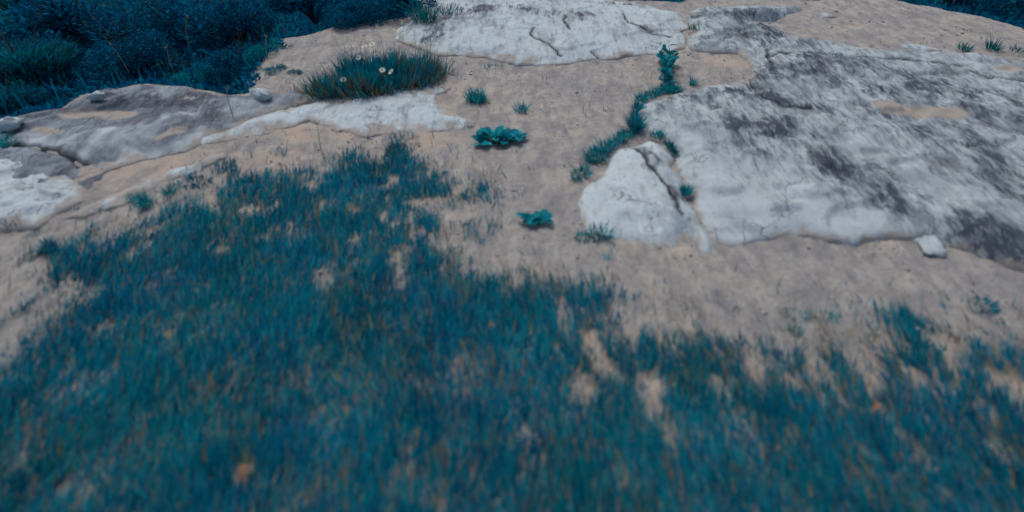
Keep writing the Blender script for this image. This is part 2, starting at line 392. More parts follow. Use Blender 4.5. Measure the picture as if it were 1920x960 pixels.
slab('rock_slab', 'rounded white rock lobe split from the large slab by a mossy crack', [
    (1160, 268), (1187, 262), (1222, 253), (1251, 263), (1268, 285), (1268, 302), (1283, 329), (1291, 352), (1301, 372), (1321, 410), (1341, 440), (1345, 470), (1318, 460), (1302, 432), (1285, 425),
    (1275, 460), (1250, 457), (1223, 447), (1173, 437), (1133, 431), (1097, 423), (1088, 400), (1085, 363), (1088, 348), (1107, 333), (1127, 320), (1147, 293)],
    M_white, .085, .045, cell=.008, seed=31, rough=.02, stain0=-.02, cracks=[([(1195, 270), (1212, 300), (1240, 335), (1262, 365), (1280, 400)], .008, .010)],
    stains=[([(1190, 262), (1205, 290), (1215, 310)], .05, .9), ([(1215, 310), (1255, 350), (1290, 400)], .03, .7), ([(1265, 360), (1290, 410)], .03, .5)], cat='rock', edge=.022)
slab('rock_slab', 'white flat rock slab with thin dark cracks at the far end of the sandy path', [
    (776, -14), (766, 30), (738, 50), (742, 66), (790, 82), (823, 93), (873, 95), (923, 100), (973, 110), (1040, 112), (1110, 104), (1160, 100), (1177, 93), (1243, 92), (1285, 80), (1289, 60), (1279, 50),
    (1296, 42), (1280, 20), (1243, 7), (1180, -4), (1000, -22)],
    M_white, .07, .09, cell=.011, seed=51, rough=.015, lapw=.12, lapa=.6, stain0=.08, edge=.03,
    cracks=[([(1000, 50), (994, 62), (1010, 72), (1036, 84), (1052, 98)], .008, .012), ([(1060, 30), (1058, 40), (1068, 54)], .010, .015), ([(1168, 26), (1180, 40), (1200, 50), (1225, 60), (1262, 62)], .008, .012), ([(1110, 90), (1126, 98)], .008, .01)],
    stains=[([(790, 30), (840, 20), (900, 14)], .16, .9), ([(900, 12), (960, 18), (1040, 26), (1080, 30)], .13, .8), ([(760, 60), (800, 70), (850, 30)], .08, .8), ([(1100, -4), (1290, 12)], .08, .7), ([(1180, 42), (1240, 60)], .05, .5), ([(1000, 50), (1030, 85)], .05, .3)])
slab('rock_slab', 'low pale rock slab in the sand just in front of the flowering grass tuft', [
    (604, 230), (627, 240), (657, 250), (707, 248), (773, 245), (840, 240), (883, 231), (891, 226), (867, 213), (840, 203), (812, 190), (824, 173), (846, 157), (800, 156), (773, 157), (723, 160), (673, 170), (607, 183),
    (540, 196), (473, 216), (390, 246), (330, 268), (400, 264), (480, 250), (548, 232), (573, 222)],
    M_white, .034, .05, cell=.009, seed=71, rough=.012, lapw=.16, lapa=.5, stain0=.08, stains=[([(680, 215), (780, 200)], .06, .35), ([(500, 205), (600, 195)], .05, .3), ([(780, 235), (860, 228)], .05, .25)], edge=.055)
slab('rock_ledge', 'dark grey lichen covered rock ledge at the edge above the scrub', [
    (-600, 505), (-200, 320), (0, 222), (60, 203), (118, 194), (162, 170), (195, 160), (240, 160), (252, 152), (330, 155), (410, 173), (480, 170), (530, 168), (560, 164), (592, 182), (540, 196), (500, 210), (452, 230), (430, 244), (400, 250),
    (350, 276), (290, 291), (250, 298), (196, 312), (166, 334), (154, 352), (120, 372), (40, 380), (-200, 480), (-600, 640)],
    M_dark, .045, .07, cell=.0105, seed=91, rough=.03, lapw=.14, lapa=.5, stain0=.34, edge=.03, cracks=[([(0, 268), (60, 270), (130, 290), (170, 312)], .02, .03)],
    stains=[([(200, 300), (280, 285), (345, 268)], .05, -1.0), ([(350, 262), (400, 240), (470, 226)], .05, -1.0), ([(60, 250), (160, 262)], .06, -.5), ([(310, 222), (345, 218)], .04, -.9), ([(190, 260), (240, 270)], .08, -.9), ([(60, 262), (130, 280), (180, 300)], .05, -.7), ([(420, 214), (480, 200), (560, 180)], .05, -.6), ([(130, 245), (210, 246)], .03, -.8), ([(180, 190), (250, 180), (400, 195)], .09, .4)],
    sandy=[([(125, 210), (180, 206), (240, 210)], .05), ([(70, 240), (105, 243)], .035), ([(300, 262), (340, 246)], .035)])
slab('rock', 'pale blue-grey boulder on the left below the dark ledge', [
    (-260, 330), (0, 279), (45, 274), (62, 288), (100, 304), (130, 326), (152, 344), (146, 364), (100, 386), (60, 411), (0, 418), (-260, 470)],
    M_white, .075, .07, cell=.0095, seed=111, rough=.03, lapw=.10, stain0=-.05, edge=.022, stains=[([(60, 284), (95, 312), (140, 345)], .035, .8), ([(0, 414), (60, 408), (110, 384)], .03, .6)])
slab('rock', 'thin pale strip of rock showing through the sand beside the left ledge', [
    (413, 284), (416, 292), (370, 316), (310, 346), (250, 368), (200, 388), (160, 398), (110, 408), (150, 384), (200, 366), (240, 350), (300, 325), (350, 305)],
    M_white, .026, .03, cell=.0085, seed=131, rough=.012, lapw=.12, lapa=.35, stain0=.3, edge=.06)
slab('rock', 'narrow pale rock sliver on the small sand pocket beside the far slab', [(1318, 76), (1340, 72), (1358, 78), (1350, 84), (1325, 83)], M_white, .03, .03, cell=.01, seed=141, rough=.01, edge=.015)
slab('rock', 'pale rock sliver showing in the upper right sand nearest the horizon brow', [(1526, 20), (1560, 22), (1574, 28), (1545, 28)], M_white, .03, .04, cell=.012, seed=143, rough=.01, edge=.02)
slab('rock', 'long thin pale rock sliver lying in the upper right sand', [(1680, 76), (1730, 80), (1768, 90), (1740, 92), (1700, 86)], M_white, .03, .04, cell=.012, seed=145, rough=.01, edge=.02)

# loose stones
M_peb_stone = rock_mat('dusty_stone', (.36, .34, .32), (.28, .27, .26), (.14, .13, .13), (.3, .27, .24))
def stone(label, px, py, size, mat, seed, z=.0, sq=(1, 1, .5)):
    n, m_ = 20, 12
    th, ph = np.meshgrid(np.linspace(0, 2 * np.pi, n, endpoint=False), np.linspace(0, np.pi, m_))
    d = np.stack([np.cos(th) * np.sin(ph), np.sin(th) * np.sin(ph), np.cos(ph)], -1)
    d = np.sign(d) * np.abs(d) ** .8; r = 1 + .65 * fbm(d[..., 0] * 1.6 + seed, d[..., 1] * 1.6 + d[..., 2], 3, seed) + .12 * noise(d[..., 0] * 4 + d[..., 2] * 3, d[..., 1] * 4, seed + 2)
    V = (d * r[..., None] * np.array(sq) * size).reshape(-1, 3)
    i = np.arange((m_ - 1) * n); a = i // n * n + i % n; b_ = i // n * n + (i + 1) % n
    F = np.stack([a, a + n, b_ + n, b_], 1)
    x, y = G(px, py, z)
    gz = float(ground_z(np.array([x]), np.array([y]))[0][0])
    nv = len(V)
    o = obj('stone', mesh_np('stone', V, F, {'stain': np.full(nv, .05), 'crack': np.zeros(nv), 'sandy': np.zeros(nv)}, True, mat), loc=(x, y, gz + z + size * sq[2] * .35), rz=seed)
    return tag(o, label, 'stone')
stone('small pale stone on the sand below the dark lower edge of the right slab', 1745, 463, .046, M_white, 3, sq=(1.0, 1.3, .3))
stone('pale block of stone at the rim of the dark ledge beside the scrub', 492, 182, .05, M_white, 12, z=.03, sq=(1.2, .7, .6))
stone('pale angular stone on the outermost corner of the dark ledge', 14, 240, .05, M_white, 15, z=.04, sq=(.7, 1.2, .6))
stone('pale chip of stone standing on the rim of the dark ledge under the bushes', 182, 182, .03, M_white, 21, z=.05, sq=(.8, 1.2, .7))

# gravel: far too many to count
def ico():
    p = (1 + 5 ** .5) / 2
    v = np.array([(-1, p, 0), (1, p, 0), (-1, -p, 0), (1, -p, 0), (0, -1, p), (0, 1, p), (0, -1, -p), (0, 1, -p), (p, 0, -1), (p, 0, 1), (-p, 0, -1), (-p, 0, 1)]) / np.hypot(1, p)
    f = np.array([(0, 11, 5), (0, 5, 1), (0, 1, 7), (0, 7, 10), (0, 10, 11), (1, 5, 9), (5, 11, 4), (11, 10, 2), (10, 7, 6), (7, 1, 8), (3, 9, 4), (3, 4, 2), (3, 2, 6), (3, 6, 8), (3, 8, 9), (4, 9, 5), (2, 4, 11), (6, 2, 10), (8, 6, 7), (9, 8, 1)])
    return v, f
iv, if_ = ico()
N = 14000
gx, gy = rng.uniform(-3.2, 3.6, N), rng.uniform(.8, 4.9, N)
gz, gs = ground_z(gx, gy)
k = (gs > .05) & (rng.uniform(0, 1, N) > .8 * grass_density(gx, gy)) & (rng.uniform(0, 1, N) < .12 + .88 * sstep(0, .3, fbm(gx * 4, gy * 4, 3, 93)))
gx, gy, gz = gx[k], gy[k], gz[k]; N = len(gx)
size = .0025 + .007 * rng.uniform(0, 1, N) ** 4
V = iv[None] * (size[:, None, None] * rng.uniform(.6, 1.3, (N, 1, 3)) * np.array([1, 1, .6])) + rng.normal(0, .0006, (N, 12, 3)) + np.stack([gx, gy, gz + size * .2], 1)[:, None]
F = (if_[None] + 12 * np.arange(N)[:, None, None]).reshape(-1, 3)
pt = np.repeat(tints(np.array([(.36, .34, .31), (.27, .25, .235), (.45, .43, .40), (.20, .185, .175)]), N, .2), 12, 0)
M_peb, t, o = new_mat('pebbles'); b = NB(t); b.l(b.bsdf(b.attr('tint', 'Color'), .9), o.inputs[0])
tag(obj('gravel', mesh_np('gravel', V.reshape(-1, 3), F, {'tint': pt}, True, M_peb)), 'fine pale grit and pebbles scattered over the sand', 'gravel', kind='stuff')

# ------------------------------------------------------------------ blades
def blades(P, L, Wd, az, lean, bend, col, seg=3):
    """tapered bent strips; lean = angle from vertical at the root, bend = extra at the tip"""
    n = len(P); V = np.zeros((n, seg * 2 + 1, 3)); cur = P.copy()
    hx, hy = np.sin(az), np.cos(az)
    side = np.stack([hy, -hx, np.zeros(n)], 1)
    tw = rng.uniform(-.7, .7, n)
    for s in range(seg + 1):
        a = lean + bend * s / seg
        wv = Wd * (1 - (s / seg) ** 1.6) * .5
        dirv = np.stack([hx * np.sin(a), hy * np.sin(a), np.cos(a)], 1)
        nrm = np.stack([-hx * np.cos(a), -hy * np.cos(a), np.sin(a)], 1)
        sv = side * np.cos(tw)[:, None] + nrm * np.sin(tw)[:, None]
        if s < seg:
            V[:, 2 * s] = cur - sv * wv[:, None]; V[:, 2 * s + 1] = cur + sv * wv[:, None]
            cur = cur + dirv * (L / seg)[:, None]
        else: V[:, 2 * s] = cur
    f = []
    for s in range(seg - 1):
        f += [(2 * s, 2 * s + 1, 2 * s + 3), (2 * s, 2 * s + 3, 2 * s + 2)]
    f.append((2 * seg - 2, 2 * seg - 1, 2 * seg))
    f = np.array(f)
    F = (f[None] + (seg * 2 + 1) * np.arange(n)[:, None, None]).reshape(-1, 3)
    return V.reshape(-1, 3), F, np.repeat(col, seg * 2 + 1, 0)
def merge(parts):
    Vs, Fs, Cs, off = [], [], [], 0
    for V, F, C in parts:
        Vs.append(V); Fs.append(F + off); Cs.append(C); off += len(V)
    return np.concatenate(Vs), np.concatenate(Fs), np.concatenate(Cs)
AZ0 = -.09
# the meadow
N = 420000
px, py = rng.uniform(-2.6, 3.0, N), rng.uniform(.22, 2.5, N)
d = grass_density(px, py)
clump = .65 + .35 * sstep(-.35, .25, fbm(px * 16, py * 13, 3, 61))
k = rng.uniform(0, 1, N) < d * clump * .8
px, py, d = px[k], py[k], d[k]; N = len(px)
pz, _ = ground_z(px, py)
tall = .75 + .5 * sstep(-.4, .4, fbm(px * 5, py * 4, 3, 62))
L = rng.uniform(.03, .085, N) * tall * (.5 + .5 * sstep(.1, .8, d))
az = AZ0 + rng.normal(0, .26, N) + .25 * noise(px * 4, py * 4, 63)
lean = np.clip(rng.normal(1.12, .24, N), .2, 1.45)
ti = tints(TEAL, N, .28)
# patches of deeper and lighter growth
pm = fbm(px * 3.2, py * 2.6, 3, 64)[:, None]
ti[:, :3] *= (1 + .55 * np.clip(pm, -.6, .6)) * np.array([.92, .90, .96])
hue = np.clip(.5 + 1.3 * fbm(px * 2.4 + 5, py * 2.0, 3, 66), 0, 1)[:, None]
ti[:, :3] *= hue * np.array([1.2, 1.04, .92]) + (1 - hue) * np.array([.8, .90, .96])
dp = rng.uniform(0, 1, N); k2 = dp < .012 + .16 * sstep(.02, .35, fbm(px * 11, py * 6, 4, 67))
ti[k2] = tints(STRAW, k2.sum(), .25) * np.array([1.05, 1.0, .9, 1]); k3 = (dp > .93); ti[k3] = tints(CYAN, k3.sum(), .3) * np.array([.85, .85, .85, 1])
parts = [blades(np.stack([px, py, pz - .004], 1), L, rng.uniform(.0022, .0055, N), az, lean, rng.uniform(-.25, .3, N), ti)]
tag(obj('grass', mesh_np('grass', *parts[0][:2], {'tint': parts[0][2]}, True, M_grass)), 'thick teal grass covering the foreground, leaning away from the viewer', 'grass', kind='stuff')
# dead straw and thatch lying among it
N = 42000
px, py = rng.uniform(-2.6, 3.0, N), rng.uniform(.3, 3.2, N)
d = grass_density(px, py); fr = psd(px, py, GRASS)
bz = bare_at(px, py)
k = rng.uniform(0, 1, N) < (.09 * d + .45 * sstep(.08, .3, bz) * (fr > 0) + .45 * np.exp(-(fr / .10) ** 2) + .03) * (.15 + .85 * sstep(-.1, .3, fbm(px * 6, py * 5, 2, 65)))
px, py = px[k], py[k]; N = len(px); pz, _ = ground_z(px, py)
V, F, C = blades(np.stack([px, py, pz + .004 + .035 * d[k] * rng.uniform(.3, 1, N)], 1), rng.uniform(.02, .08, N), rng.uniform(.0012, .0035, N), AZ0 + rng.normal(0, .35, N), rng.uniform(.8, 1.45, N), rng.uniform(-.3, .3, N), tints(np.concatenate([STRAW, THATCH]), N, .3))
tag(obj('dry_grass', mesh_np('dry_grass', V, F, {'tint': C}, True, M_grass)), 'dead tan straw and thatch lying between the grass blades', 'dry grass', kind='stuff')

# ------------------------------------------------------------------ separate tufts
def tuft_mesh(n, r, h, pal, seed, spread=.6, wid=.005, lean0=.1, rx=1.0, straw=.06, leanaz=None):
    global rng
    keep, rng = rng, np.random.default_rng(seed)
    a = rng.uniform(0, 2 * np.pi, n); q = np.sqrt(rng.uniform(0, 1, n)) * r
    x, y = np.cos(a) * q * rx, np.sin(a) * q
    az = np.arctan2(x, y) + rng.normal(0, .6, n)
    lean = lean0 + spread * q / r + rng.normal(0, .15, n)
    c = tints(pal, n, .28)
    k = rng.uniform(0, 1, n) < straw; c[k] = tints(STRAW, k.sum(), .2)
    res = blades(np.stack([x, y, np.full(n, -.006)], 1), h * rng.uniform(.45, 1.1, n), wid * rng.uniform(.6, 1.2, n), az, np.abs(lean), rng.uniform(.1, .7, n), c)
    rng = keep
    return res
def zat(x, y, slab_h=0.0):
    return float(ground_z(np.array([x]), np.array([y]))[0][0]) + slab_h
def tuft(label, px, py, n, r, h, seed, pal=CYAN, z=0.0, rx=1.0, wid=.005, group=None, spread=.6, straw=.06, rz=0.):
    x, y = G(px, py, z)
    V, F, C = tuft_mesh(int(n * 2.2), r, h * 1.1, pal, seed, spread, wid, rx=rx, straw=straw)
    o = obj('grass_tuft', mesh_np('grass_tuft', V, F, {'tint': C}, True, M_grass), loc=(x, y, zat(x, y, z)), rz=rz)
    return tag(o, label, 'grass tuft', group or 'small grass tufts on sand and rock')
T = [('small spiky tuft alone on the sand right of the flowering tuft', 893, 188, 110, .05, .075, CYAN, 0, 1, 0),
     ('thin sparse sprig of grass on the sand between spiky tuft and leafy plant', 978, 209, 40, .03, .06, CYAN, 0, 1, 0),
     ('tiny flat runner of grass right beside the thin sprig on the sand', 1003, 208, 26, .05, .02, CYAN, 0, 1.4, 0),
     ('tiny low green tuft on the sand below the far white slab', 927, 126, 36, .04, .03, CYAN, 0, 1.5, 0),
     ('grass thread in the seam between the notch and the row above the large slab', 1196, 206, 70, .035, .05, CYAN, 0, .5, 0),
     ('grass filling the seam just under the crack shrub', 1262, 168, 90, .04, .06, CYAN, 0, 1, 0),
     ('thin grass joining notch and fringe above the white lobe', 1176, 256, 70, .03, .04, CYAN, 0, 1.2, -.3),
     ('small blades filling the gap between the two clumps of the fringe by the white lobe', 1150, 272, 50, .035, .045, CYAN, 0, .8, -.6),
     ('few blades between the notch tuft and the dark upright grass above it', 1192, 236, 40, .018, .07, CYAN, 0, .7, 0),
     ('low blades bridging the left and middle tufts of the row above the slab', 1213, 183, 40, .03, .04, CYAN, 0, 1, .3),
     ('compact round tuft standing just above the top edge of the meadow', 743, 282, 90, .035, .05, TEAL, 0, 1, 0),
     ('small ragged tuft on the sand below the white rock lobe', 1122, 446, 70, .035, .05, CYAN, 0, 1.2, 0),
     ('faint low sprig left of the ragged tuft below the white lobe', 1092, 452, 30, .025, .03, CYAN, 0, 1.3, 0),
     ('row of upright grass along the left foot of the white rock lobe', 1118, 296, 130, .055, .06, CYAN, 0, .7, -.75),
     ('lower straggling end of the grass row at the foot of the white lobe', 1088, 330, 60, .05, .05, CYAN, 0, .6, -.6),
     ('grass clump in the middle of the fringe climbing beside the white lobe', 1136, 282, 70, .045, .055, CYAN, 0, .7, -.75),
     ('upper grass clump of the fringe beside the white lobe nearest the notch', 1166, 264, 60, .035, .045, CYAN, 0, .8, -.4),
     ('dark upright grass on the sand edge just above the notch tuft', 1190, 222, 50, .018, .07, TEAL, 0, .6, 0),
     ('dense dark tuft in the notch where lobe and large slab meet', 1190, 248, 110, .022, .10, TEAL, 0, .8, 0),
     ('little moss-like tuft in the crack at the right edge of the white lobe', 1286, 362, 60, .02, .04, CYAN, .02, 1, 0),
     ('narrow green line of grass in the curved crack behind the white lobe', 1258, 282, 70, .055, .035, GLAD, .02, .3, .25),
     ('low grass continuing along the crack above the white lobe', 1232, 256, 50, .035, .03, CYAN, .02, 1, 0),
     ('small tuft at the left end of the grass row above the large slab', 1202, 188, 50, .03, .05, CYAN, 0, 1, 0),
     ('small upright tuft in the middle of the row above the large slab', 1226, 178, 60, .03, .055, CYAN, 0, 1, 0),
     ('small upright tuft at the right end of the row above the large slab', 1246, 172, 70, .035, .06, CYAN, 0, 1, 0),
     ('single little sprig on the sand right of the crack bush', 1298, 156, 26, .012, .06, CYAN, 0, 1, 0),
     ('low tuft on the rock pocket right of the far white slab', 1312, 56, 60, .05, .05, GLAD, .02, 1.6, 0),
     ('flat green sliver growing in a seam across the upper right slab', 1554, 106, 60, .07, .025, GLAD, .07, 1.6, -.2),
     ('dark low tuft at the left end of the seam by the upper right sand', 1810, 92, 40, .05, .05, GLAD, .01, 1.0, 0),
     ('dark low tuft at the right end of the seam by the upper right sand', 1862, 90, 44, .04, .08, GLAD, .01, 1.0, 0),
     ('dark tuft cut by the right picture edge beyond the seam', 1908, 92, 26, .04, .04, GLAD, .03, 1.0, 0),
     ('tuft growing on the left shoulder of the far white slab', 796, 36, 110, .08, .15, GLAD, .05, 1, 0),
     ('low tuft further right on the shoulder of the far white slab', 838, 20, 50, .08, .05, GLAD, .10, 1.4, 0),
     ('small tuft on the left sand nearest the thin strip of rock', 254, 376, 40, .025, .04, CYAN, 0, 1, 0),
     ('taller thin tuft on the left sand beside the meadow corner', 276, 386, 46, .025, .065, CYAN, 0, 1, 0),
     ('tiny sprig on the left sand just above the meadow edge', 320, 368, 26, .02, .045, CYAN, 0, 1, 0),
     ('flat tuft at the upper left corner of the meadow under the rock strip', 366, 344, 70, .045, .03, TEAL, 0, 1.6, 0),
     ('tuft squeezed between boulder and ledge at the left picture edge', 4, 272, 60, .05, .06, CYAN, .02, 1, 0),
     ('tuft at the foot of the left boulder by the picture edge', 8, 420, 90, .05, .05, TEAL, 0, 1.4, 0),
     ('lone tuft on the left sand outside the meadow', 92, 468, 60, .025, .05, TEAL, 0, 1, 0),
     ('left one of two faint tufts on the sand at right above the meadow', 1492, 590, 36, .03, .025, CYAN, 0, 1.5, 0),
     ('right one of two faint tufts on the sand at right above the meadow', 1546, 596, 36, .025, .025, CYAN, 0, 1.5, 0),
     ('tiny tuft below the two faint tufts on the right sand', 1490, 622, 26, .018, .03, CYAN, 0, 1, 0),
     ('isolated dark tuft on the far right sand above the meadow', 1842, 576, 60, .03, .03, TEAL, 0, 1.6, 0)]
for i, (lb, x_, y_, n_, r_, h_, pal_, z_, rx_, rz_) in enumerate(T):
    tuft(lb, x_, y_, n_, r_, h_, 300 + i, pal_, z_, rx_, rz=rz_)

# ------------------------------------------------------------------ leaves and leafy plants
def leaf_mesh(name, L, W, fold=.25, droop=.5, col=None, seed=0, mat=None, wav=.0):
    r = np.random.default_rng(seed); rows = 6; V, C = [], []
    for i in range(rows + 1):
        t_ = i / rows
        w_ = W * .5 * (math.sin(math.pi * min(1, t_ * .93 + .05)) ** .75) * (1 + wav * r.uniform(-1, 1))
        a = droop * t_
        yy, zz = L * t_ * math.cos(a * .6), L * (t_ * .55 - .5 * droop * t_ * t_)
        for s in (-1, 0, 1):
            V.append((s * w_, yy, zz + abs(s) * w_ * fold))
            C.append(np.append(np.array(col) * (1.12 if s == 0 else 1) * r.uniform(.9, 1.1), 1))
    F = [(3 * i + s, 3 * i + s + 1, 3 * i + s + 4, 3 * i + s + 3) for i in range(rows) for s in (0, 1)]
    return mesh_np(name, np.array(V), np.array(F), {'tint': np.array(C)}, True, mat or M_leaf)
def tube(pts, r0, r1, k=5):
    pts = [Vector(p) for p in pts]; V, F = [], []
    for i, p in enumerate(pts):
        d_ = (pts[min(i + 1, len(pts) - 1)] - pts[max(i - 1, 0)]).normalized()
        u = d_.orthogonal().normalized(); v = d_.cross(u); rr = r0 + (r1 - r0) * i / (len(pts) - 1)
        for j in range(k):
            a = 2 * math.pi * j / k; V.append(tuple(p + (u * math.cos(a) + v * math.sin(a)) * rr))
    for i in range(len(pts) - 1):
        for j in range(k):
            F.append((i * k + j, i * k + (j + 1) % k, (i + 1) * k + (j + 1) % k, (i + 1) * k + j))
    return np.array(V), np.array(F)
LEAFV = [leaf_mesh('leaf', 1, .62, .3, .5, CYAN[i % 4] * (.62 + .13 * i), 40 + i, wav=.1) for i in range(4)]
def leafy(label, px, py, centres, seed, scale=1.0, cat='plant'):
    x, y = G(px, py); r = random.Random(seed)
    root = tag(obj('leafy_plant', None, loc=(x, y, zat(x, y))), label, cat, 'broad leaved plants on the sand')
    vs, fs, off = [], [], 0
    for (cx, cy, n, ln) in centres:
        V, F = tube([(0, 0, -.01), (cx * .5, cy * .5, .006), (cx, cy, .008)], .004, .003); vs.append(V); fs.append(F + off); off += len(V)
        for k_ in range(n):
            a = 2 * math.pi * k_ / n + r.uniform(-.4, .4)
            o = obj('leaf', r.choice(LEAFV), root, (cx + .006 * math.cos(a), cy + .006 * math.sin(a), .006 + .006 * r.random()), a)
            l_ = ln * r.uniform(.7, 1.15) * scale
            o.scale = (l_ * r.uniform(.8, 1.1), l_, l_ * r.uniform(.7, 1.3))
            o.rotation_euler = (r.uniform(-.1, .5), r.uniform(-.2, .2), a)
    obj('stem', mesh_np('stem', np.concatenate(vs), np.concatenate(fs), None, True, M_stem2), root)
    return root
leafy('wide low plant of broad teal leaves in the middle of the sandy path', 935, 268, [(-.085, -.015, 7, .075), (-.02, .02, 8, .08), (.04, .015, 7, .075), (.095, .015, 7, .06), (-.06, .02, 5, .06), (.005, -.01, 5, .06)], 5)
leafy('small pair of leaf rosettes on the sand between meadow and white rock lobe', 1004, 424, [(-.03, 0, 7, .05), (.032, .012, 7, .058), (0, -.006, 4, .045)], 9)

# crack bush: leafy shoots rising from the seam
x, y = G(1262, 160)
root = tag(obj('crack_shrub', None, loc=(x, y, zat(x, y))), 'small leafy teal shrub climbing from the seam between sand and large slab', 'shrub')
r = random.Random(3); vs, fs, off = [], [], 0
for k_ in range(16):
    t_ = k_ / 15
    bx, by = -.02 + .09 * t_ * r.uniform(.3, 1.2) - .02, .0 + .34 * t_
    hh = r.uniform(.05, .10) * (.7 + .6 * t_)
    V, F = tube([(bx, by, -.01), (bx + r.uniform(-.02, .02), by, hh * .5), (bx + r.uniform(-.04, .04), by + r.uniform(-.03, .03), hh)], .003, .0015); vs.append(V); fs.append(F + off); off += len(V)
    for m_ in range(9 if t_ > .6 else 6):
        q = r.uniform(.25, 1)
        o = obj('leaf', LEAFV[r.choice((0, 0, 1, 2))], root, (bx + r.uniform(-.015, .015), by, hh * q))
        l_ = r.uniform(.028, .055); o.scale = (l_, l_, l_); o.rotation_euler = (r.uniform(-.4, .7), r.uniform(-.4, .4), r.uniform(0, 6.28))
obj('stem', mesh_np('stem', np.concatenate(vs), np.concatenate(fs), None, True, M_stem2), root)

# ------------------------------------------------------------------ the flowering tuft on its mound
cx, cy = G(712, 158)
root = tag(obj('flowering_tuft', None, loc=(cx, cy, zat(cx, cy))), 'wide mound of spiky grass with small white flowers behind the low pale slab', 'flowering grass')
def local(px, py, z=0): a_, b_ = G(px, py, z); return a_ - cx, b_ - cy
RXm, RYm = .405, .19
ang = math.atan2(local(840, 130)[1] - local(590, 172)[1], local(840, 130)[0] - local(590, 172)[0])
th, q = np.meshgrid(np.linspace(0, 2 * np.pi, 48, endpoint=False), np.linspace(0, 1, 14))
mx = q * np.cos(th) * (RXm * 1.0) * (1 + .12 * noise(np.cos(th) * 2, np.sin(th) * 2, 5)); my = q * np.sin(th) * RYm * .85 * (1 + .22 * noise(np.cos(th) * 2, np.sin(th) * 2 + 9, 6))
def rot(a_, b_): return a_ * math.cos(ang) - b_ * math.sin(ang), a_ * math.sin(ang) + b_ * math.cos(ang)
def mz(q_): return .075 * (1 - q_ ** 2.5) - .012
X_, Y_ = rot(mx, my); Z_ = mz(q) + .012 * fbm(X_ * 12, Y_ * 12, 3, 8)
i = np.arange(13 * 48); a = i // 48 * 48 + i % 48; b_ = i // 48 * 48 + (i + 1) % 48
M_mound, t, o = new_mat('thatch_mound'); b = NB(t)
b.l(b.bsdf(b.ramp(b.noise(b.pos((1, 1, 1)), 50), [(.35, (.06, .04, .03)), (.6, (.20, .12, .07)), (.75, (.03, .07, .07))]), .95, b.noise(b.pos((1, 1, 1)), 90), .8, .02), o.inputs[0])
obj('thatch', mesh_np('thatch', np.stack([X_.ravel(), Y_.ravel(), Z_.ravel()], 1), np.stack([a, a + 48, b_ + 48, b_], 1), None, True, M_mound), root)
n = 4600
a = rng.uniform(0, 2 * np.pi, n); q = np.sqrt(rng.uniform(0, 1, n)) * (1 + .25 * noise(np.cos(a) * 3, np.sin(a) * 3, 71)) * rng.uniform(.85, 1.12, n)
bx, by = rot(np.cos(a) * q * RXm, np.sin(a) * q * RYm)
gm = fbm(bx * 14, by * 14, 2, 19)
cl = tints(np.concatenate([TEAL, CYAN]), n, .3); kk = ((gm > .2) & (rng.uniform(0, 1, n) < .7)) | ((q > .8) & (rng.uniform(0, 1, n) < .35)); cl[kk] = tints(np.concatenate([STRAW, THATCH]), kk.sum(), .3)
hh = rng.uniform(.045, .12, n) * np.clip(1 + .9 * fbm(bx * 9, by * 9, 2, 72), .35, 1.6); hi_ = (rng.uniform(0, 1, n) < .035) & (q < .8); hh[hi_] *= 1.9
V, F, C = blades(np.stack([bx, by, mz(np.minimum(q, 1))], 1), hh, rng.uniform(.003, .0065, n), np.arctan2(bx, by) + rng.normal(0, .9, n), np.abs(rng.normal(.1, .2, n)) + .25 * q, rng.uniform(0, .5, n), cl)
tag(obj('blades', mesh_np('blades', V, F, {'tint': C}, True, M_grass), root), kind='stuff')
# taller spikes on the crest
def petal_flower():
    Vs, Fs, Cs, off = [], [], [], 0
    for k_ in range(7):
        a_ = 2 * math.pi * k_ / 7
        L_, W_ = .017, .0095
        pts = [(-.2, 0, 0), (.2, 0, 0), (.62, .55, .2), (.4, 1, .35), (-.4, 1, .35), (-.62, .55, .2)]
        for u, v_, w_ in pts:
            lx, ly = u * W_, v_ * L_; Vs.append((lx * math.cos(a_) - ly * math.sin(a_), lx * math.sin(a_) + ly * math.cos(a_), w_ * L_)); Cs.append((.82, .82, .76, 1))
        Fs += [(off, off + 1, off + 2), (off, off + 2, off + 5), (off + 5, off + 2, off + 3), (off + 5, off + 3, off + 4)]; off += 6
    return mesh_np('flower', np.array(Vs), np.array(Fs), {'tint': np.array(Cs)}, False, M_petal)
fm = petal_flower()
iv2 = iv * .005
cm = mesh_np('flower_centre', iv2 + np.array([0, 0, .004]), if_, {'tint': np.tile((.55, .42, .12, 1), (12, 1))}, True, M_petal)
for (fx, fy, hz) in [(673, 108, .15), (684, 88, .17), (698, 84, .17), (732, 93, .17), (717, 132, .12), (734, 135, .11), (644, 150, .09), (706, 104, .13), (798, 80, .12)]:
    lx, ly = local(fx, fy, hz)
    f_ = obj('flower', fm, root, (lx, ly, hz), random.uniform(0, 6), random.uniform(1.0, 1.2)); f_.rotation_euler = (R(random.uniform(10, 50)), R(random.uniform(-25, 25)), random.uniform(-.6, .6))
    obj('flower_centre', cm, f_)
    V, F = tube([(lx + random.uniform(-.01, .01), ly + .005, .0), (lx + .004, ly + .003, hz * .5), (lx, ly, hz)], .0018, .0012)
    obj('stem', mesh_np('stem', V, F, None, True, M_stem2), root)

